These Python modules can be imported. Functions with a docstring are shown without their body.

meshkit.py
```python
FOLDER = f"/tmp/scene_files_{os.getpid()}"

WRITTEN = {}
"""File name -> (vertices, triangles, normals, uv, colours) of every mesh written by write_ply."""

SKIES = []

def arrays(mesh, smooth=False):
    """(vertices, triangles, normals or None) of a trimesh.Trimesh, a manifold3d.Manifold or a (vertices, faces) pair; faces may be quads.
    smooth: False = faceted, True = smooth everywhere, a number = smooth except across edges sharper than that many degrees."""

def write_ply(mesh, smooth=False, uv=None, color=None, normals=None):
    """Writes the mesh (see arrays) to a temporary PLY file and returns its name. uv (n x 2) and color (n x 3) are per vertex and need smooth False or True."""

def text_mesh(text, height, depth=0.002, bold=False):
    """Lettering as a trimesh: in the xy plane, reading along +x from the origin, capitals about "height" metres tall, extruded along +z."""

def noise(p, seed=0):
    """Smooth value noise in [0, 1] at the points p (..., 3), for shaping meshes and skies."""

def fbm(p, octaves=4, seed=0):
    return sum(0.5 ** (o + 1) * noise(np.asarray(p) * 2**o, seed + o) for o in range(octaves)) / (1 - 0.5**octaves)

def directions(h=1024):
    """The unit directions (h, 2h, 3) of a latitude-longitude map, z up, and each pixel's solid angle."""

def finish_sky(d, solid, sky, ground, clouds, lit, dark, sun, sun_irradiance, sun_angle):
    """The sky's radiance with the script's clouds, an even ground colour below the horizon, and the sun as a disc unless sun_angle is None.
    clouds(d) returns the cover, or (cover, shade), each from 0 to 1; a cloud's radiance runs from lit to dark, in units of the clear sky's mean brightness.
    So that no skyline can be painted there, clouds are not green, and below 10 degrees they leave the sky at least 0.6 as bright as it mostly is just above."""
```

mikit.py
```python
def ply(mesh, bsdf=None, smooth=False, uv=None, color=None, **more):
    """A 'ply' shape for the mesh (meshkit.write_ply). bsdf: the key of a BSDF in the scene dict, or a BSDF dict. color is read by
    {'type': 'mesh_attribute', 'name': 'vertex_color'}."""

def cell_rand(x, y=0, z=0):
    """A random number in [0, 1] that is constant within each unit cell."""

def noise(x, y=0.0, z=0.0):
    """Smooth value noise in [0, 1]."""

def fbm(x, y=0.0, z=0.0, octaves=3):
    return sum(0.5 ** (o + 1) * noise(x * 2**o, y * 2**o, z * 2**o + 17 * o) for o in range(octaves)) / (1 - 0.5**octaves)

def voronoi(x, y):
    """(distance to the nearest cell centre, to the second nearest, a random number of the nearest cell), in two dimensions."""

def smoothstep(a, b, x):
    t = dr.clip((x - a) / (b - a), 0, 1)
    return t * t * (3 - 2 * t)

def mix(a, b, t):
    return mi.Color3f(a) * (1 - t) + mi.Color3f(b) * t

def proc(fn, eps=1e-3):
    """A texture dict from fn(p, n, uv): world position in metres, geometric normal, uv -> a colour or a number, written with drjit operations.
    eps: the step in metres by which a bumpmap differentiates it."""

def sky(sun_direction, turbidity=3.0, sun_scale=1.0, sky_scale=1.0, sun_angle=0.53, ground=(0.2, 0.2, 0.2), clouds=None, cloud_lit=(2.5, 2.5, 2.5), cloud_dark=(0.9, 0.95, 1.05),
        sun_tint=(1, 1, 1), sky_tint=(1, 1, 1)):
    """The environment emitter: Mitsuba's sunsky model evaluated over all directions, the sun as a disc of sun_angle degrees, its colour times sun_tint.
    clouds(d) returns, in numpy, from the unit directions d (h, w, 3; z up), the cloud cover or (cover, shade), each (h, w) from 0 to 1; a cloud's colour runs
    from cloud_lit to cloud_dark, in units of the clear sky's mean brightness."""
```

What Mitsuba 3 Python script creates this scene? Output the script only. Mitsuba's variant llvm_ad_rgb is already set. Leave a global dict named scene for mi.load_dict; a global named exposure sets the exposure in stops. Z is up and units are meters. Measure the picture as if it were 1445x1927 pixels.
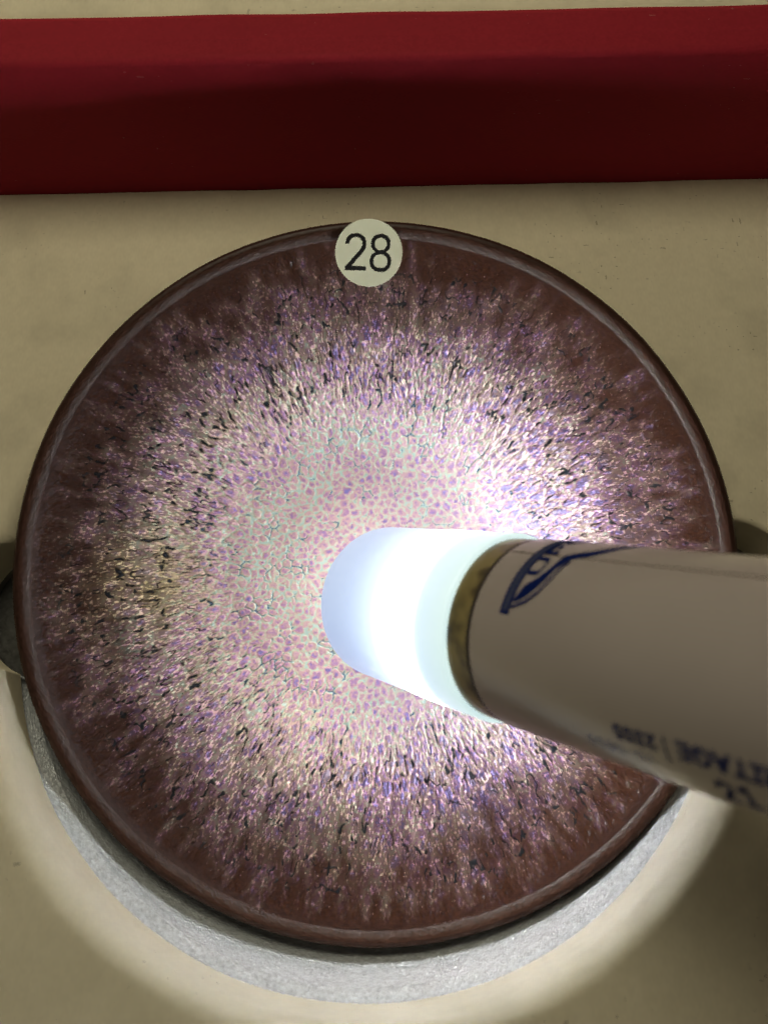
import math
import numpy as np, trimesh, mitsuba as mi, drjit as dr, mikit, meshkit
from scipy.spatial import cKDTree, Delaunay
from scipy.interpolate import PchipInterpolator
from shapely.geometry import Polygon, Point, box as sbox
from shapely import affinity
from mikit import proc, noise, fbm, smoothstep, mix

T = mi.ScalarTransform4f
MM = 1e-3
scene, labels = {}, {}
rng = np.random.default_rng(28)

# ------------------------------------------------------------------ camera (millimetres here, scaled to metres)
TAU, D0 = math.radians(20.0), 132.0                                 # tilt from straight down; distance to the box panel along the axis
FWD = np.array([0.0, math.sin(TAU), -math.cos(TAU)])
DWN = np.array([0.0, -math.cos(TAU), -math.sin(TAU)])
CAM = -D0 * FWD
scene['camera'] = {
    'type': 'thinlens', 'fov': 52.97, 'fov_axis': 'x', 'near_clip': 0.01, 'far_clip': 20.0,
    'aperture_radius': 0.9e-3, 'focus_distance': 0.144,
    'to_world': T().look_at(origin=(CAM * MM).tolist(), target=((CAM + FWD * 100) * MM).tolist(), up=[0, 1, 0]),
}
exposure = 0.0
AMBIENT, BAND, GLOW, BEAM = 5.3, 135.0, 0.74, 3.6

# ------------------------------------------------------------------ lights: an added, unseen light panel close above, and the pen lamp's own cap (further down)
def rect_mesh(cx, cy, z, sx, sy, down=True):
    v = np.array([[cx - sx, cy - sy, z], [cx + sx, cy - sy, z], [cx + sx, cy + sy, z], [cx - sx, cy + sy, z]], float)
    f = np.array([[0, 2, 1], [0, 3, 2]]) if down else np.array([[0, 1, 2], [0, 2, 3]])
    return trimesh.Trimesh(v, f, process=False)

scene['added_light_panel'] = mikit.ply(rect_mesh(-0.05, 0.125, 0.28, 0.09, 0.06), {'type': 'diffuse'},
    emitter={'type': 'area', 'radiance': {'type': 'rgb', 'value': [AMBIENT * c for c in (1.0, 0.93, 0.70)]}})
labels['added_light_panel'] = {'label': 'added warm white light panel close above the box, out of view', 'category': 'lamp'}
scene['room_light'] = {'type': 'constant', 'radiance': {'type': 'rgb', 'value': [0.085, 0.076, 0.057]}}

# ------------------------------------------------------------------ materials
def rgb(*c): return {'type': 'rgb', 'value': list(c)}
def two(b): return {'type': 'twosided', 'nested': b}

def cream_col(p, n, uv):
    g = fbm(p.x * 900, p.y * 900, p.z * 900, octaves=3)
    big = fbm(p.x * 28 + 5, p.y * 28, p.z * 28, octaves=3)
    fib = noise(p.x * 4200, p.y * 1700, p.z * 3000)
    speck = smoothstep(0.90, 0.94, noise(p.x * 1400 + 31, p.y * 1400 + 7, p.z * 1400)) * smoothstep(0.5, 0.7, noise(p.x * 90, p.y * 90, 3.0))
    c = mix((0.55, 0.49, 0.345), (0.65, 0.585, 0.425), dr.clip(0.25 + 0.5 * g + 0.5 * (big - 0.3), 0, 1))
    stain = smoothstep(0.52, 0.72, fbm(p.x * 70 + 11, p.y * 70, 1.5, octaves=3))
    c = c * (0.975 + 0.05 * fib) * (1 - 0.10 * stain)
    return mix(c, (0.20, 0.17, 0.11), 0.5 * speck)
scene['mat_cream'] = two({'type': 'principled', 'base_color': proc(cream_col), 'roughness': 0.85, 'specular': 0.2})

def red_col(p, n, uv):
    g = noise(p.x * 3500, p.y * 3500, p.z * 3500)
    b = fbm(p.x * 40, p.y * 40, p.z * 60, octaves=3)
    lint = smoothstep(0.955, 0.97, noise(p.x * 1100, p.y * 1100 + 3, p.z * 1100))
    c = mix((0.185, 0.0085, 0.015), (0.265, 0.0125, 0.022), 0.5 * g + 0.5 * b)
    return mix(c, (0.40, 0.20, 0.18), 0.35 * lint)
scene['mat_red'] = two({'type': 'principled', 'base_color': proc(red_col), 'roughness': 0.75, 'specular': 0.15, 'sheen': 1.0, 'sheen_tint': 0.8})

def foam_col(p, n, uv):
    g = noise(p.x * 1900, p.y * 1900, p.z * 1900)
    h = noise(p.x * 4200, p.y * 4200, p.z * 4200)
    return mix((0.36, 0.38, 0.395), (0.70, 0.735, 0.76), dr.clip(0.62 * g + 0.5 * h - 0.06, 0, 1))
scene['mat_foam'] = two({'type': 'principled', 'base_color': proc(foam_col), 'roughness': 0.22, 'specular': 0.7})
def sponge_col(p, n, uv):
    g = fbm(p.x * 1500, p.y * 1500, p.z * 1500, octaves=3)
    return mix((0.04, 0.04, 0.038), (0.11, 0.108, 0.102), g)
scene['mat_sponge'] = two({'type': 'diffuse', 'reflectance': proc(sponge_col)})
scene['mat_lining'] = two({'type': 'diffuse', 'reflectance': rgb(0.20, 0.19, 0.165)})
def table_col(p, n, uv):
    g = fbm(p.x * 60, p.y * 900, p.z * 60, octaves=4)
    return mix((0.34, 0.29, 0.20), (0.46, 0.40, 0.29), g)
scene['mat_table'] = two({'type': 'principled', 'base_color': proc(table_col), 'roughness': 0.6})

# glaze: a broken iridescent film (vertex colours made from the cell pattern further down) over a dark brown body; uv.x = film cover, uv.y = crack
BOWL_C = CAM + 127.4 * FWD + 12.1 * DWN + np.array([-1.36, 0, 0])
BOWL_UP = -FWD
BX = np.array([1.0, 0, 0]); BY = np.cross(BOWL_UP, BX)
def brown_col(p, n, uv):
    g = fbm(p.x * 1800, p.y * 1800, p.z * 1800, octaves=3)
    c = mix((0.0125, 0.0050, 0.0028), (0.0320, 0.0130, 0.0074), g)
    return mix(c, (0.006, 0.007, 0.008), smoothstep(0.15, 0.65, uv.y))
def film_cover(p, n, uv): return dr.clip(uv.x, 0.0, 1.0)
scene['mat_glaze'] = {'type': 'twosided', 'nested': {'type': 'blendbsdf', 'weight': proc(film_cover),
    'bsdf_0': {'type': 'roughplastic', 'distribution': 'beckmann', 'alpha': 0.06, 'int_ior': 1.20, 'diffuse_reflectance': proc(brown_col)},
    'bsdf_1': {'type': 'principled', 'base_color': {'type': 'mesh_attribute', 'name': 'vertex_color'}, 'metallic': 0.58, 'roughness': 0.44, 'specular': 0.3}}}

def rim_col(p, n, uv):
    g = fbm(p.x * 1500, p.y * 1500, p.z * 1500, octaves=3)
    return mix((0.022, 0.0098, 0.0068), (0.048, 0.0222, 0.0158), g)
scene['mat_rim'] = two({'type': 'roughplastic', 'distribution': 'beckmann', 'alpha': 0.16, 'int_ior': 1.24, 'diffuse_reflectance': proc(rim_col)})
scene['mat_clay'] = two({'type': 'diffuse', 'reflectance': rgb(0.035, 0.022, 0.018)})

def paper_col(p, n, uv):
    g = fbm(p.x * 2500, p.y * 2500, p.z * 2500, octaves=3)
    return mix((0.82, 0.87, 0.74), (0.87, 0.91, 0.79), g)
scene['mat_paper'] = two({'type': 'diffuse', 'reflectance': proc(paper_col)})
scene['mat_ink'] = two({'type': 'diffuse', 'reflectance': rgb(0.018, 0.018, 0.020)})

def plastic_col(p, n, uv):
    g = fbm(p.x * 60, p.y * 60, p.z * 60, octaves=2)
    return mix((0.385, 0.335, 0.310), (0.425, 0.375, 0.350), g)
scene['mat_plastic'] = two({'type': 'principled', 'base_color': proc(plastic_col), 'roughness': 0.22, 'specular': 0.5})
def collar_col(p, n, uv):
    g = smoothstep(0.35, 0.75, fbm(p.x * 330, p.y * 330, p.z * 330, octaves=3))
    return mix((0.26, 0.21, 0.085), (0.05, 0.04, 0.024), g)
scene['mat_collar'] = two({'type': 'principled', 'base_color': proc(collar_col), 'roughness': 0.25, 'specular': 0.6})
scene['mat_gasket'] = two({'type': 'principled', 'base_color': rgb(0.035, 0.028, 0.02), 'roughness': 0.5})
scene['mat_cap'] = {'type': 'principled', 'base_color': rgb(0.66, 0.70, 0.72), 'roughness': 0.35, 'specular': 0.5}
scene['mat_blue'] = two({'type': 'diffuse', 'reflectance': rgb(0.006, 0.015, 0.10)})
scene['mat_blue_soft'] = two({'type': 'diffuse', 'reflectance': rgb(0.065, 0.075, 0.13)})

# ------------------------------------------------------------------ helpers
def put(key, mesh, mat, smooth=False, **kw):
    if isinstance(mesh, trimesh.Trimesh):
        m = trimesh.Trimesh(np.asarray(mesh.vertices) * MM, mesh.faces, process=False)
    else:
        m = (np.asarray(mesh[0]) * MM, np.asarray(mesh[1]))
    scene[key] = mikit.ply(m, mat, smooth=smooth, **kw)

def grid_faces(nu, nv, wrap_v=False):
    i, j = np.meshgrid(np.arange(nu - 1), np.arange(nv if wrap_v else nv - 1), indexing='ij')
    k = (j + 1) % nv
    return np.stack([i * nv + j, (i + 1) * nv + j, (i + 1) * nv + k, i * nv + k], -1).reshape(-1, 4)

def tri(f): return np.vstack([f[:, [0, 1, 2]], f[:, [0, 2, 3]]])

# ------------------------------------------------------------------ the table under the box
put('tabletop', trimesh.creation.box(extents=(900, 700, 20), transform=trimesh.transformations.translation_matrix([0, 0, -92])), 'mat_table')
labels['tabletop'] = {'label': 'plain beige tabletop under the box', 'kind': 'structure'}

# ------------------------------------------------------------------ the presentation box
labels['presentation_box'] = {'label': 'presentation box with cream fabric panel, round cut-out and dark red side wall', 'category': 'box'}
HC, HR = np.array([-2.75, -14.1]), 61.4
NOTCH = [(np.array([-58.5, -15.1]), 11.9), (np.array([58.2, -13.1]), 11.9)]
ROLL = math.radians(1.55)
WALL_Y = 70.2
def wall_base(x): return WALL_Y + math.tan(ROLL) * x

def by_notch(p):                                                    # 1 along the finger notches, whose edge is cut sharper
    a_ = np.hypot(p[..., 0] - HC[0], p[..., 1] - HC[1]) - HR
    b_ = np.min([np.hypot(p[..., 0] - c[0], p[..., 1] - c[1]) - r for c, r in NOTCH], axis=0)
    t_ = np.clip((a_ - b_) / 2.5, 0, 1)
    return t_ * t_ * (3 - 2 * t_)
def sdf(p):
    d = np.hypot(p[..., 0] - HC[0], p[..., 1] - HC[1]) - HR
    for c, r in NOTCH: d = np.minimum(d, np.hypot(p[..., 0] - c[0], p[..., 1] - c[1]) - r)
    return d

ROLL_W, ROLL_H, LIP = 3.6, -4.6, -10.4
def panel_h(d, k=0.0):
    w_, h_ = ROLL_W * (1 - 0.72 * k), ROLL_H * (1 - 0.78 * k)
    return h_ * (1 - np.sqrt(np.clip(1 - (1 - np.clip(d / w_, 0, 1)) ** 2.0, 0, 1)))

# inner outline of the cut-out as seen from its centre, then rings outwards
NA = 2400
ang = np.arange(NA) * 2 * np.pi / NA
dirs = np.stack([np.cos(ang), np.sin(ang)], 1)
lo, hi = np.full(NA, 40.0), np.full(NA, 90.0)
for _ in range(40):
    mid = (lo + hi) / 2
    inside = sdf(HC + dirs * mid[:, None]) < 0
    lo, hi = np.where(inside, mid, lo), np.where(inside, hi, mid)
edge = hi
steps = np.concatenate([[0, .05, .15, .3, .5, .75, 1.05, 1.4, 1.8, 2.3, 2.9, 3.6, 4.4, 5.3, 6.3, 7.4, 8.6, 10, 12, 15, 19, 24, 30, 38, 48, 60, 75, 95]])
rings = []
for s in steps:
    p = HC + dirs * (edge + s)[:, None]
    p = np.stack([np.clip(p[:, 0], -150, 150), np.clip(p[:, 1], -150, 150)], 1)
    lim = WALL_Y - 0.15 + math.tan(ROLL) * p[:, 0]
    p[:, 1] = np.minimum(p[:, 1], lim)
    h = panel_h(sdf(p), by_notch(p))
    h = h + (meshkit.noise(np.stack([p[:, 0] / 9, p[:, 1] / 9, h * 0], 1), 3) - 0.5) * 0.25 * np.clip(s / 3, 0, 1)
    rings.append(np.stack([p[:, 0], p[:, 1], h], 1))
wall = []
for k_ in np.linspace(0, 1, 9)[:-1]:
    w_ = rings[0].copy(); z = LIP + (w_[:, 2] - LIP) * k_; w_[:, 2] = z; z = z[:, None]
    w_[:, :2] -= dirs * (0.35 * (z - ROLL_H) / (LIP - ROLL_H) - 0.10 * (meshkit.noise(np.stack([w_[:, 0] / 6, w_[:, 1] / 6, w_[:, 0] * 0 + k_ * 2], 1), 4)[:, None] - 0.5))
    wall.append(w_)
rings = wall + rings
v = np.vstack(rings)
put('presentation_box__insert_panel', (v, tri(grid_faces(len(rings), NA, True))), 'mat_cream', smooth=40)
labels['presentation_box__insert_panel'] = {'label': 'cream fabric panel with a rounded circular edge'}

# white foam lining below the panel, bare foam cells catching the light; the finger notches are left open
NF, NH = 3000, 150
fa = np.arange(NF) * 2 * np.pi / NF
fr = HR + 0.9
tt = np.linspace(0, 1, NH)
bottom = 0.5 - 0.5 * np.sin(fa)                                   # 1 towards the near side
ledge = (0.8 + 1.9 * np.clip(bottom * 1.3, 0, 1))
down = np.interp(tt, [0, 0.35, 0.5, 1], [0, 3.4, 9.0, 27]); inw = np.interp(tt, [0, 0.35, 0.5, 1], [0, 1, 1.35, 3.6])
dep = LIP + 0.3 - down
rad = fr - ledge[None] * inw[:, None]
fv = np.stack([HC[0] + rad * np.cos(fa), HC[1] + rad * np.sin(fa), np.repeat(dep[:, None], NF, 1)], -1)
q3 = fv.reshape(-1, 3)
n1 = meshkit.noise(q3 / 0.44, 5); n2 = meshkit.noise(q3 / 0.22, 6); n3 = meshkit.noise(q3 / 1.8, 7)
bump = 0.10 * (n1 - 0.5) + 0.22 * (n2 - 0.5) + 0.06 * (n3 - 0.5)
fv = fv.reshape(-1, 3) - np.stack([np.cos(fa), np.sin(fa), np.full(NF, -0.8)], 1)[None].repeat(NH, 0).reshape(-1, 3) * bump[:, None]
ff = tri(grid_faces(NH, NF, True))
cen = fv[ff].mean(1)
keep = np.ones(len(ff), bool)
for c, r in NOTCH: keep &= np.hypot(cen[:, 0] - c[0], cen[:, 1] - c[1]) > r
put('presentation_box__foam_lining', (fv, ff[keep]), 'mat_foam', smooth=False)
labels['presentation_box__foam_lining'] = {'label': 'sparkling white foam lining inside the round cut-out'}

def disc(c, r, z, n=96, rough=0.0, seed=0):
    m = trimesh.creation.annulus(0.001, r, 0.5, sections=n) if False else None
    k = np.linspace(0, 1, 60)[1:]
    a = np.arange(160) * 2 * np.pi / 160
    vv = [[c[0], c[1], z]] + [[c[0] + r * s * math.cos(b), c[1] + r * s * math.sin(b), z] for s in k for b in a]
    vv = np.array(vv)
    if rough: vv[:, 2] += rough * (meshkit.fbm(np.stack([vv[:, 0] / 1.3, vv[:, 1] / 1.3, vv[:, 0] * 0], 1), 3, seed) - 0.5)
    f = [[0, 1 + i, 1 + (i + 1) % 160] for i in range(160)]
    q = grid_faces(len(k), 160, True) + 1
    return vv, np.vstack([np.array(f), tri(q)])
for i, (c, r) in enumerate(NOTCH):
    key = 'presentation_box__finger_notch' + ('' if i == 0 else '_001')
    a = np.linspace(0, 2 * np.pi, 400, endpoint=False)
    pts = np.stack([c[0] + (r + .3) * np.cos(a), c[1] + (r + .3) * np.sin(a)], 1)
    out = np.hypot(pts[:, 0] - HC[0], pts[:, 1] - HC[1]) > HR - 2
    zs = np.linspace(LIP + 0.2, -36, 24)
    wv = np.concatenate([np.column_stack([pts, np.full(400, z)]) for z in zs])
    wf = tri(grid_faces(24, 400, True))
    wf = wf[out[wf % 400].all(1)]
    put(key, (wv, wf), 'mat_lining', smooth=True)
    labels[key] = {'label': ('left' if i == 0 else 'right') + ' finger notch beside the bowl'}
    dv, df = disc(c, r + 0.25, -13, rough=0.9, seed=i)
    df = df[np.hypot(dv[df].mean(1)[:, 0] - HC[0], dv[df].mean(1)[:, 1] - HC[1]) > HR - 5]
    put(key + '__sponge', (dv, df), 'mat_sponge', smooth=False)
    labels[key + '__sponge'] = {'label': 'dark grey sponge'}

# the red side wall and what lies beyond it
def swept_wall(profile, x0=-170, x1=170, n=60):
    """A wall along the box's far side: profile = list of (distance behind the face, height)."""
    P = np.array(profile)
    xs = np.linspace(x0, x1, n)
    vv = np.array([[x, wall_base(x) + a, b] for x in xs for a, b in P])
    wob = (meshkit.noise(np.stack([vv[:, 0] / 14, vv[:, 1] / 10, vv[:, 2] / 14], 1), 11) - 0.5) * 0.22
    vv[:, 1] += wob; vv[:, 2] += wob * 0.6
    f = grid_faces(n, len(P))
    return vv, tri(f)[:, ::-1]
r0, WH = 1.3, 29.4
cor = [(r0 - r0 * math.cos(t), WH - r0 + r0 * math.sin(t)) for t in np.linspace(0, np.pi / 2, 9)]
prof = [(0, -6), (0, 0), (0, 6), (0, 12), (0, 18), (0, 24)] + cor + [(4.2, WH + .05), (4.6, WH + .05), (4.8, WH - .15), (5.1, WH - .18), (7, WH - .15), (9.5, WH - .2), (10.8, WH - .4), (11.4, WH - 1), (11.5, WH - 2.2), (11.5, -60)]
put('presentation_box__side_wall', swept_wall(prof), 'mat_red', smooth=40)
labels['presentation_box__side_wall'] = {'label': 'dark red velvet side wall with a rounded top edge'}
prof = [(12.05, -60), (12.05, WH - 2.8), (12.2, WH - 1.9), (12.7, WH - 1.5), (14, WH - 1.4), (23, WH - 1.4), (60, WH - 1.4), (60.5, WH - 2), (60.5, -60)]
put('presentation_box__outer_border', swept_wall(prof), 'mat_cream', smooth=40)
labels['presentation_box__outer_border'] = {'label': 'cream border behind the red side wall'}
put('presentation_box__base_tray', trimesh.creation.box(extents=(306, 250, 3), transform=trimesh.transformations.translation_matrix([0, -58, -82])), 'mat_lining')
labels['presentation_box__base_tray'] = {'label': 'grey floor of the box below the foam'}

# ------------------------------------------------------------------ the tea bowl
labels['tea_bowl'] = {'label': 'dark brown glazed tea bowl with pink and mint iridescent crackle, set in the round cut-out', 'category': 'bowl'}
def bowl_to_world(x, y, t):
    """Bowl frame: x, y across the mouth, t = depth below the mouth."""
    return BOWL_C + np.asarray(x)[..., None] * BX + np.asarray(y)[..., None] * BY - np.asarray(t)[..., None] * BOWL_UP

inner = np.array([(0, 39.6), (10, 39.15), (20, 37.75), (30, 34.85), (38, 30.95), (45, 25.75), (49, 21.15), (52, 15.75), (55.2, 7.4), (57.8, 1.25)])
fine_r = np.linspace(0, 57.8, 4000)
fine_t = PchipInterpolator(inner[:, 0], inner[:, 1])(fine_r)
arc = np.concatenate([[0], np.cumsum(np.hypot(np.diff(fine_r), np.diff(fine_t)))])
S_MAX = arc[-1]
NG = 1040
g = np.linspace(-1, 1, NG)
A, B = np.meshgrid(g, g, indexing='ij')
big = np.abs(A) > np.abs(B)
R0 = np.where(big, A, B)
with np.errstate(all='ignore'):
    ph = np.where(big, (np.pi / 4) * (B / np.where(A == 0, 1, A)), np.pi / 2 - (np.pi / 4) * (A / np.where(B == 0, 1, B)))
ph = np.where(R0 < 0, ph + np.pi, ph).ravel()
S = (np.abs(R0) * S_MAX).ravel()
RR = np.interp(S, arc, fine_r); TT = np.interp(S, arc, fine_t)
X, Y = RR * np.cos(ph), RR * np.sin(ph)
# outward (into the bowl's hollow) normal of the profile
dRds = np.gradient(fine_r, arc); dTds = np.gradient(fine_t, arc)
nr = np.interp(S, arc, dTds); nz = np.interp(S, arc, dRds)      # normal = (dT, dR) in (r, up)
P3 = np.stack([X, Y, -TT], 1)

# cells: sites in the bowl surface, larger and drawn out along the fall line towards the mouth
def site_size(s): return 1.62 + 0.75 * np.clip((s - 22) / 30, 0, 1) - 0.7 * np.clip((s - 62) / 12, 0, 1)
sites_s, sites_p = [], []
cand_n = 60000
cs = np.sqrt(rng.random(cand_n)) * S_MAX; cp = rng.random(cand_n) * 2 * np.pi
cr, ct = np.interp(cs, arc, fine_r), np.interp(cs, arc, fine_t)
C3 = np.stack([cr * np.cos(cp), cr * np.sin(cp), -ct], 1)
size = site_size(cs) * rng.uniform(0.5, 1.45, cand_n)
taken = np.zeros(cand_n, bool); dead = np.zeros(cand_n, bool)
tree = cKDTree(C3)
for i in range(cand_n):
    if dead[i]: continue
    taken[i] = True
    for j in tree.query_ball_point(C3[i], 0.80 * size[i]): dead[j] = True
SITE = C3[taken]; site_rand = rng.random(len(SITE)); site_wt = rng.uniform(0.85, 1.2, len(SITE))
er_ = np.stack([np.cos(ph) * np.abs(nz), np.sin(ph) * np.abs(nz), nr * -1], 1)
er_ = np.stack([np.cos(ph) * nz, np.sin(ph) * nz, -nr], 1)      # along the fall line
et_ = np.stack([-np.sin(ph), np.cos(ph), np.zeros_like(ph)], 1)
aniso = 1 + 1.7 * np.clip((S - 20) / 22, 0, 1) - 0.6 * np.clip((S - 66) / 8, 0, 1)
W = P3.copy()
w1 = np.stack([meshkit.fbm(P3 / 1.6, 3, 40 + k) - 0.5 for k in range(3)], 1)
w2 = np.stack([meshkit.fbm(P3 / 5.0, 2, 50 + k) - 0.5 for k in range(3)], 1)
W += 1.15 * w1 + 1.3 * w2
_, idx = cKDTree(SITE).query(W, k=9)
D = W[:, None, :] - SITE[idx]
dr_ = (D * er_[:, None]).sum(-1); dt_ = (D * et_[:, None]).sum(-1)
dist = np.sqrt((dr_ / aniso[:, None]) ** 2 + dt_ ** 2) * site_wt[idx]
order = np.argsort(dist, 1)[:, :3]
ds = np.take_along_axis(dist, order, 1)
near = np.take_along_axis(idx, order, 1)[:, 0]; next_ = np.take_along_axis(idx, order, 1)[:, 1]
across = SITE[next_] - SITE[near]; across /= np.linalg.norm(across, axis=1, keepdims=True)
fall = np.abs((across * et_).sum(1))                               # 1 where a border runs down the wall
e12, e13 = ds[:, 1] - ds[:, 0], ds[:, 2] - ds[:, 0]
qn = 1 - ds[:, 0] / np.maximum(ds[:, 1], 1e-6)                      # 1 at the centre, 0 on the border
# streaky grain drawn along the fall line, finer and rougher towards the mouth
cyl = np.stack([np.cos(ph) * 46 / 0.30, np.sin(ph) * 46 / 0.30, S / 1.5], 1)
iso = P3 / 0.55
wr = np.clip((S - 20) / 22, 0, 1)
grain = (1 - wr) * meshkit.fbm(iso, 3, 60) + wr * meshkit.fbm(cyl, 3, 61)
fine = meshkit.noise(P3 / 0.26, 62)
patch = meshkit.fbm(P3 / 7.0, 3, 63)
cracky = meshkit.fbm(P3 / 3.2, 2, 64)
sm = lambda a, b, x: (lambda t: t * t * (3 - 2 * t))(np.clip((x - a) / (b - a), 0, 1))
zone = sm(24, 46, S)                                                # cracks open wider on the wall
wcr = 0.10 + 0.22 * np.clip(cracky - 0.45, 0, 1) * (1 + zone)
crack = (1 - sm(0.30, 1.0, e12 / wcr)) * np.where(zone > 0, (1 - zone) * sm(0.60, 0.70, cracky) + zone * sm(0.45, 0.58, cracky) * sm(0.72, 0.93, fall), sm(0.60, 0.70, cracky))
junction = (1 - sm(0.22, 0.55, e13 / (0.50 + 0.42 * zone))) * sm(0.64, 0.76, meshkit.noise(P3 / 2.3, 65) + 0.04 * zone)
# wedge-shaped tears that run down the wall
cylw = np.stack([np.cos(ph) * 46 / 0.8, np.sin(ph) * 46 / 0.8, S / 5.5], 1) + 0.35 * w1
ridge = np.abs(meshkit.noise(cylw, 66) - 0.5)
tear = (1 - sm(0.010, 0.030, ridge)) * sm(0.54, 0.62, meshkit.noise(P3 / 2.6, 75)) * sm(26, 40, S)
crack = np.clip(np.maximum(np.maximum(crack, junction), 0.9 * tear) * (1 - sm(S_MAX - 9, S_MAX - 3.0, S)), 0, 1)
dome = sm(0, 0.9, e12)
fade = 1 - 0.9 * sm(S_MAX - 3.0, S_MAX - 0.4, S)
height = (dome * (0.016 + 0.060 * zone) + (0.02 + 0.24 * wr) * (grain - 0.5) + (0.012 + 0.055 * wr) * (fine - 0.5) - (0.06 + 0.14 * zone) * crack) * fade
V = np.stack([X + height * -nr * -1 * np.cos(ph) * 1.0, Y + height * nr * np.sin(ph), -TT + height * nz], 1)
V[:, 0] = X + height * nr * np.cos(ph)
def cylp(a_, b_): return np.stack([np.cos(ph) * 46 / a_, np.sin(ph) * 46 / a_, S / b_], 1)
st1, st2 = meshkit.noise(cylp(0.21, 0.85), 67), meshkit.noise(cylp(0.36, 1.7), 68)
isof = meshkit.fbm(P3 / 0.46, 3, 69)
phase = 0.20 + 0.12 * zone + 0.50 * sm(0.0, 0.66, qn) + 0.16 * sm(0.55, 0.95, qn) + 0.30 * (site_rand[near] - 0.5) * sm(0.1, 0.4, qn)
phase += 0.62 * (patch - 0.5) + 0.10 * zone + 1.15 * (isof - 0.5) + 0.42 * wr * (st2 - 0.5) + 0.06 * X / 60
phase += 0.26 * np.exp(-((X - 36) ** 2 + (Y - 8) ** 2) / 260) + 0.18 * np.exp(-((X - 18) ** 2 + (Y + 44) ** 2) / 200) - 0.05
def ramp(x, stops, cols):
    out = np.repeat(np.array(cols[0], float)[None], len(x), 0)
    for (lo_, hi_), c_ in zip(stops, cols[1:]):
        k_ = sm(lo_, hi_, x)[:, None]; out = out * (1 - k_) + np.array(c_) * k_
    return out
film = ramp(phase, [(0.10, 0.22), (0.30, 0.50), (0.64, 0.86), (0.94, 1.15)],
            [(0.64, 0.79, 0.71), (0.80, 0.74, 0.60), (0.79, 0.52, 0.55), (0.60, 0.33, 0.55), (0.33, 0.27, 0.62)])
gold_and_glint = (sm(0.42, 0.62, meshkit.fbm(P3 / 4.0, 2, 70) + 0.25 * (st1 - 0.5)) * sm(26, 46, S) * 0.36 + 0.6 * np.exp(-((X + 46) ** 2 + (Y + 1) ** 2) / 90))[:, None]  # random gold patches, plus a lamp glint painted on the left wall
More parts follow.
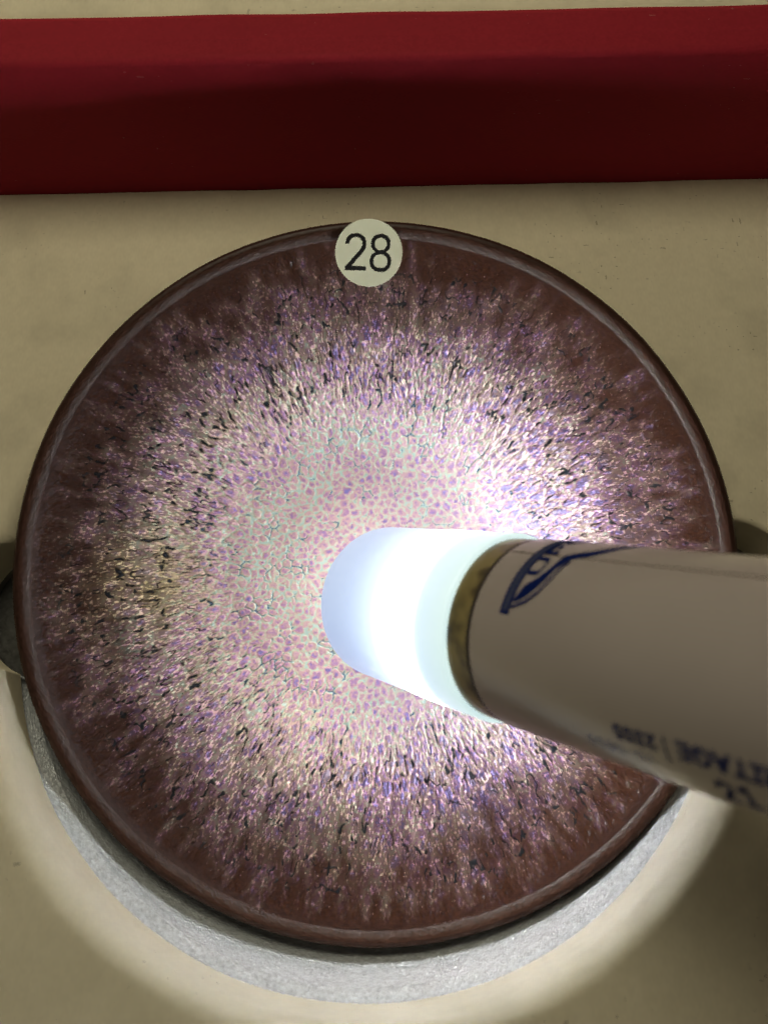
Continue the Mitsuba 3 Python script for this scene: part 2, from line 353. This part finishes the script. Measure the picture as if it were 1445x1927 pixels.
film = film * (1 - gold_and_glint) + np.array([0.66, 0.55, 0.30]) * gold_and_glint
kc = crack[:, None]
film = film * (1 - kc) + ((1 - zone)[:, None] * np.array([0.11, 0.22, 0.38]) + zone[:, None] * np.array([0.02, 0.03, 0.045])) * kc  # cracks in the middle have the lamp's bluish reflection painted in
rough_ = meshkit.fbm(P3 / 7.5, 3, 74)
streak = meshkit.fbm(cylp(1.3, 8.0), 2, 76)
tz = sm(41, 58.0, RR + 5 * (rough_ - 0.5) + 9 * (streak - 0.5))
wz = sm(24, 50, S)
fleck = sm(0.34 + 0.17 * wz, 0.60 + 0.15 * wz, 0.52 * st1 + 0.28 * st2 + 0.20 * fine)
cover = 0.93 * (1 - tz) ** 1.3 * (1 - 0.58 * wz + 0.58 * wz * 2.7 * fleck)
cover += 0.24 * sm(0.78, 0.90, 0.7 * st1 + 0.3 * fine) * sm(34, 50, S) * (1 - sm(S_MAX - 5, S_MAX - 1.5, S))
cover += 0.30 * np.exp(-((X + 46) ** 2 + (Y + 1) ** 2) / 60) * fleck  # thicker film to strengthen the painted glint on the left
cover = np.clip(cover * (1 - 0.55 * crack * zone), 0, 0.95)
faces = tri(grid_faces(NG, NG))
world = bowl_to_world(V[:, 0], V[:, 1], -V[:, 2])
fn = np.cross(world[faces[0, 1]] - world[faces[0, 0]], world[faces[0, 2]] - world[faces[0, 0]])
if fn @ BOWL_UP < 0: faces = faces[:, ::-1]
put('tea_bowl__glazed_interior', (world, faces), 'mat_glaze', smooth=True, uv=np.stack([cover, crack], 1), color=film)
labels['tea_bowl__glazed_interior'] = {'label': 'iridescent crackle glaze, pink and mint in the middle and brown towards the rim'}

def revolve_bowl(profile, n=900, rough=0.0, seed=0):
    P = np.array(profile)
    d = np.concatenate([[0], np.cumsum(np.hypot(*np.diff(P, axis=0).T))])
    a = np.arange(n) * 2 * np.pi / n
    vv = np.stack([P[:, None, 0] * np.cos(a), P[:, None, 0] * np.sin(a), np.repeat(P[:, None, 1], n, 1)], -1).reshape(-1, 3)
    if rough:
        k = rough * (meshkit.fbm(vv / 0.36, 2, seed) - 0.5) + 0.25 * (meshkit.noise(vv / 14, seed + 1) - 0.5)
        vv[:, 0] += k * np.tile(np.cos(a), len(P)); vv[:, 1] += k * np.tile(np.sin(a), len(P)); vv[:, 2] += 0.5 * k
    return bowl_to_world(vv[:, 0], vv[:, 1], vv[:, 2]), tri(grid_faces(len(P), n, True))
rim_prof = np.array([(57.7, 1.5), (58.0, 0.98), (58.4, 0.55), (58.85, 0.2), (59.3, 0.02), (59.75, 0.06), (60.15, 0.36), (60.5, 0.95), (60.6, 1.6), (60.5, 2.4), (59.95, 3.8)])
u_ = np.linspace(0, 1, len(rim_prof)); uu = np.linspace(0, 1, 46)
rp = np.stack([PchipInterpolator(u_, rim_prof[:, 0])(uu), PchipInterpolator(u_, rim_prof[:, 1])(uu)], 1)
put('tea_bowl__rim', revolve_bowl(rp, 2600, 0.13, 71), 'mat_rim', smooth=True)
labels['tea_bowl__rim'] = {'label': 'smooth brown rim of the bowl'}
out_prof = [(59.9, 3.75), (59.0, 7.5), (56.8, 14), (53.6, 20.8), (48.6, 28), (41.5, 34.8), (33, 40.5), (25, 44.5), (22, 46), (21.4, 48), (21.2, 52), (20.6, 52.6), (18, 52.6), (17.4, 52), (17, 50), (0.01, 49.5)]
put('tea_bowl__outer_wall', revolve_bowl(out_prof, 500, 0.10, 73), 'mat_clay', smooth=40)
labels['tea_bowl__outer_wall'] = {'label': 'dark outside of the bowl'}

# ------------------------------------------------------------------ the number sticker on the rim
labels['number_sticker'] = {'label': 'round pale sticker printed 28 on the top of the bowl rim', 'category': 'sticker'}
SR = 5.55
sc_ = np.array([-1.15, 55.0])                                        # in the bowl frame
def sticker_h(x, y):                                                # a paper disc resting on the rim, bending slightly down the inside
    dy = 3.3 - (y - sc_[1])
    return -0.22 + 0.010 * np.clip(dy, 0, 20) ** 1.6 + 0.05 * np.cos(x * 0.9)
def drape(vv, off):
    t = sticker_h(vv[:, 0], vv[:, 1]) - off
    return bowl_to_world(vv[:, 0], vv[:, 1], t)
k = np.linspace(0, 1, 24)[1:]; a = np.arange(180) * 2 * np.pi / 180
flat = np.array([[sc_[0], sc_[1]]] + [[sc_[0] + SR * s * math.cos(b), sc_[1] + SR * s * math.sin(b)] for s in k for b in a])
tf = np.vstack([np.array([[0, 1 + i, 1 + (i + 1) % 180] for i in range(180)]), tri(grid_faces(len(k), 180, True) + 1)])
topv, botv = drape(flat, 0.06), drape(flat, -0.06)
n0 = len(flat); ring = np.arange(n0 - 180, n0)
side = np.array([[ring[i], ring[(i + 1) % 180], ring[(i + 1) % 180] + n0, ring[i] + n0] for i in range(180)])
put('number_sticker__paper', (np.vstack([topv, botv]), np.vstack([tf, tf[:, ::-1] + n0, tri(side)])), 'mat_paper', smooth=40)
def digit(ch, x0, y0, w, h, key):
    m = meshkit.text_mesh(ch, 1.0, 0.01)
    b = m.bounds
    v_, f_ = trimesh.remesh.subdivide_to_size(m.vertices, m.faces, 0.09)
    m = trimesh.Trimesh(v_, f_, process=False)
    vv = np.array(m.vertices); vv[:, 0] = x0 + (vv[:, 0] - b[0, 0]) / (b[1, 0] - b[0, 0]) * w; vv[:, 1] = y0 + (vv[:, 1] - b[0, 1]) / (b[1, 1] - b[0, 1]) * h
    top = vv[:, 2] > 0.005
    rotv = vv[:, :2] - sc_; cr_, sr_ = math.cos(-0.025), math.sin(-0.025)
    vv[:, 0] = sc_[0] + cr_ * rotv[:, 0] - sr_ * rotv[:, 1]; vv[:, 1] = sc_[1] + sr_ * rotv[:, 0] + cr_ * rotv[:, 1]
    w_ = np.where(top[:, None], drape(vv, 0.085), drape(vv, 0.05))
    put(key, (w_, m.faces), 'mat_ink')
digit('2', sc_[0] - 3.9, sc_[1] - 3.0, 3.5, 6.15, 'number_sticker__numeral')
digit('8', sc_[0] + 0.15, sc_[1] - 3.15, 3.6, 6.3, 'number_sticker__numeral_001')
labels['number_sticker__numeral'] = {'label': 'black printed digit 2'}
labels['number_sticker__numeral_001'] = {'label': 'black printed digit 8'}

# ------------------------------------------------------------------ the pen lamp held over the bowl
labels['pen_lamp'] = {'label': 'thick pen lamp with glowing white cap and taupe body above the bowl', 'category': 'lamp'}
CX = np.array([1.0, 0, 0])
def from_cam(x, y, z): return x * CX + y * DWN + z * FWD
L0 = CAM + from_cam(19.518, 17.188, 113.172)
LA = from_cam(0.60095, 0.03513, -0.79851); LA /= np.linalg.norm(LA)
LU = from_cam(0.05836, -0.99830, 0.0); LV = from_cam(-0.79715, -0.04660, -0.60199)
LU -= (LU @ LA) * LA; LU /= np.linalg.norm(LU); LV -= (LV @ LA) * LA + (LV @ LU) * LU; LV /= np.linalg.norm(LV)
BR = 13.5
def lamp_pt(a, phi, r): return L0 + np.asarray(a)[..., None] * LA + np.asarray(r)[..., None] * (np.cos(phi)[..., None] * LU + np.sin(phi)[..., None] * LV)
def lamp_revolve(prof, n=160):
    P = np.array(prof, float); a = np.arange(n) * 2 * np.pi / n
    vv = lamp_pt(np.repeat(P[:, 0], n), np.tile(a, len(P)), np.repeat(P[:, 1], n))
    f = tri(grid_faces(len(P), n, True))
    m = trimesh.Trimesh(vv, f, process=False)
    if m.face_normals[len(f) // 4] @ (m.triangles_center[len(f) // 4] - L0 - ((m.triangles_center[len(f) // 4] - L0) @ LA) * LA) < 0: m = trimesh.Trimesh(vv, f[:, ::-1], process=False)
    return m
cap_prof = [(-0.7, 12.9), (-0.65, 13.7), (-0.75, 13.95), (-1.1, 14.1)] + [(-x, 14.1 - (14.1 - 13.4) * x / 30.57) for x in np.linspace(2.0, 30.57, 40)]
cap_prof += [(-30.57 - 8.29 * math.sin(t), max(13.4 * math.cos(t) ** 0.8, 0.01)) for t in np.linspace(0.03, np.pi / 2, 40)]
def cap_glow(p, n, uv):
    a = (p.x * 1000 - float(L0[0])) * float(LA[0]) + (p.y * 1000 - float(L0[1])) * float(LA[1]) + (p.z * 1000 - float(L0[2])) * float(LA[2])
    x = (a + 12.0) / 1.45
    band = dr.exp(-0.5 * x * x)
    y = (a + 14.5) / 5.0
    halo = dr.exp(-0.5 * y * y)
    tail = smoothstep(-42, -12, a)
    base = mix((0.47, 0.63, 0.97), (0.64, 0.85, 0.86), smoothstep(-13, 0, a))
    beam = smoothstep(-35.4, -37.6, a)                              # the forward beam leaves through the flat end of the cap
    return base * (GLOW * (0.9 + 0.25 * tail)) + mi.Color3f(0.80, 0.95, 1.0) * (0.55 * halo) + mi.Color3f(0.99, 1.0, 0.95) * (BAND * band + BEAM * beam)
cp_ = np.array(cap_prof)
ua = np.arange(161) * 2 * np.pi / 160
cv = lamp_pt(np.repeat(cp_[:, 0], 161), np.tile(ua, len(cp_)), np.repeat(cp_[:, 1], 161))
cu = np.stack([np.repeat(np.linspace(0, 1, len(cp_)), 161), np.tile(ua / (2 * np.pi), len(cp_))], 1)
cf = tri(grid_faces(len(cp_), 161))
c0 = cv[cf[160 * 20]]
if np.cross(c0[1] - c0[0], c0[2] - c0[0]) @ (c0[0] - L0 - ((c0[0] - L0) @ LA) * LA) < 0: cf = cf[:, ::-1]
put('pen_lamp__diffuser_cap', (cv, cf), 'mat_cap', smooth=True, uv=cu, emitter={'type': 'area', 'radiance': proc(cap_glow)})
labels['pen_lamp__diffuser_cap'] = {'label': 'glowing translucent white end cap'}
put('pen_lamp__collar', lamp_revolve([(-0.7, 12.95), (-0.5, 13.3), (3.6, 13.3)]), 'mat_collar', smooth=40)
labels['pen_lamp__collar'] = {'label': 'brownish yellow collar between cap and body'}
put('pen_lamp__gasket', lamp_revolve([(3.3, 13.3), (3.35, 13.38), (3.95, 13.38), (4.0, 13.0)]), 'mat_gasket', smooth=40)
body_prof = [(3.9, 12.8), (3.92, 13.25), (4.1, 13.45), (4.6, BR), (30, BR + .05), (60, BR + .1), (110, BR + .1), (111.5, 13.2), (112.5, 12.2), (112.6, 0.01)]
put('pen_lamp__body', lamp_revolve(body_prof), 'mat_plastic', smooth=40)
labels['pen_lamp__body'] = {'label': 'glossy taupe plastic body'}

def decal(poly_or_polys, off=0.12, mat='mat_blue', key=None):
    """Print on the body: flat shapes in (along the axis, round the body) millimetres, bent round it."""
    parts = []
    for g_ in poly_or_polys:
        for pg in getattr(g_, 'geoms', [g_]):
            if pg.is_empty or pg.area < 1e-4: continue
            v_, f_ = trimesh.creation.triangulate_polygon(pg.segmentize(0.5), engine='earcut')
            v_, f_ = trimesh.remesh.subdivide_to_size(np.column_stack([v_, np.zeros(len(v_))]), f_, 1.0)
            vv = lamp_pt(v_[:, 0], v_[:, 1] / BR, np.full(len(v_), BR + off))
            parts.append(trimesh.Trimesh(vv, f_, process=False))
    put(key, trimesh.util.concatenate(parts), mat)
def text_polys(txt, h, bold=True):
    m = meshkit.text_mesh(txt, h, 0.01, bold)
    up = m.face_normals[:, 2] > 0.9
    return m, up
def text_decal(txt, origin, dx, dy, height, width, key, mat, bold=True, off=0.12):
    """dx, dy: unit directions of reading and of the letters' tops in (axis, round) space."""
    m, up = text_polys(txt, 1.0, bold)
    fs = m.faces[up]; vv = np.array(m.vertices); b = m.bounds
    x = (vv[:, 0] - b[0, 0]) / (b[1, 0] - b[0, 0]) * width; y = vv[:, 1] * height
    ac = np.array(origin) + x[:, None] * np.array(dx) + y[:, None] * np.array(dy)
    v3, f3 = trimesh.remesh.subdivide_to_size(np.column_stack([ac, np.zeros(len(ac))]), fs, 0.8)
    heavy = [(0, 0), (0.14, 0), (0, 0.14), (0.14, 0.14)] if height > 1.6 and key.count('__') == 1 else [(0, 0)]     # the print has bled a little
    put(key, trimesh.util.concatenate([trimesh.Trimesh(lamp_pt(v3[:, 0] + da, (v3[:, 1] + dc) / BR, np.full(len(v3), BR + off + 0.006 * i_)), f3, process=False) for i_, (da, dc) in enumerate(heavy)]), mat)
# emblem: a flat-topped pointed shield, double bar on top, thick band round its foot
def mirror(p): return affinity.scale(p, xfact=1, yfact=-1, origin=(0, 1.0))
bar = sbox(8.8, -15.2, 10.35, 17.2)
bar_in = sbox(9.22, -14.9, 9.93, 16.7)
foot = Polygon([(10.3, 15.5), (11.2, 12.9), (12.4, 11.7), (13.1, 10.4), (13.5, 9.1), (13.8, 7), (15, 6.2), (16.8, 5.2), (18.3, 3.7), (19.6, 1.0), (21.2, 1.0), (20.7, 2.6), (19.2, 5.1), (17.2, 6.8), (15.2, 7.8), (14.8, 8.7), (14.2, 9.9), (13.9, 11.5), (13.2, 13.1), (12.2, 14.5), (11.1, 15.3)])
line = Polygon([(10.5, 16.4), (12.5, 15.4), (13.9, 13.9), (14.75, 11.6), (15.15, 9.3), (15.6, 8.2), (15.3, 8.05), (14.85, 9.1), (14.4, 11.4), (13.6, 13.5), (12.3, 14.9), (10.5, 15.9)])
decal([bar.difference(bar_in), foot, mirror(foot), line, mirror(line)], key='pen_lamp__emblem')
labels['pen_lamp__emblem'] = {'label': 'dark blue shield emblem with double bar'}
decal([bar_in], key='pen_lamp__emblem__bar_fill', mat='mat_blue_soft', off=0.10)
text_decal('UPCON', (12.3, 11.3), (0, -1), (-1, 0), 1.75, 20.0, 'pen_lamp__emblem__lettering', 'mat_blue')
scene['mat_seam'] = two({'type': 'diffuse', 'reflectance': rgb(0.15, 0.12, 0.10)})
decal([sbox(4.8, 7.1, 66, 7.4)], key='pen_lamp__label_seam', mat='mat_seam', off=0.085)
labels['pen_lamp__label_seam'] = {'label': 'fine dark seam along the body'}
labels['pen_lamp__emblem__lettering'] = {'label': 'blue outlined letters inside the emblem'}
text_decal('2355', (31.3, 27.1), (-1, 0), (0, 1), 1.8, 5.2, 'pen_lamp__lettering', 'mat_blue')
text_decal('Y0-0810', (30.6, 30.15), (-1, 0), (0, 1), 1.5, 9.0, 'pen_lamp__lettering_001', 'mat_blue')
text_decal('HERITAGE', (48.4, 26.85), (-1, 0), (0, 1), 2.2, 14.6, 'pen_lamp__lettering_002', 'mat_blue')
decal([sbox(32.3, 26.8, 32.65, 30.4)], key='pen_lamp__lettering_004', mat='mat_blue_soft')
labels['pen_lamp__lettering_004'] = {'label': 'faint printed divider bar'}
text_decal('21', (37.2, 34.2), (1, -0.1), (-0.1, -1), 3.4, 4.2, 'pen_lamp__lettering_003', 'mat_blue')
for k_, t_ in (('', 'small blue printed number 2355'), ('_001', 'small blue printed code near the lower edge'), ('_002', 'bold blue printed word'), ('_003', 'large blue printed figures near the lower edge')):
    labels['pen_lamp__lettering' + k_] = {'label': t_}
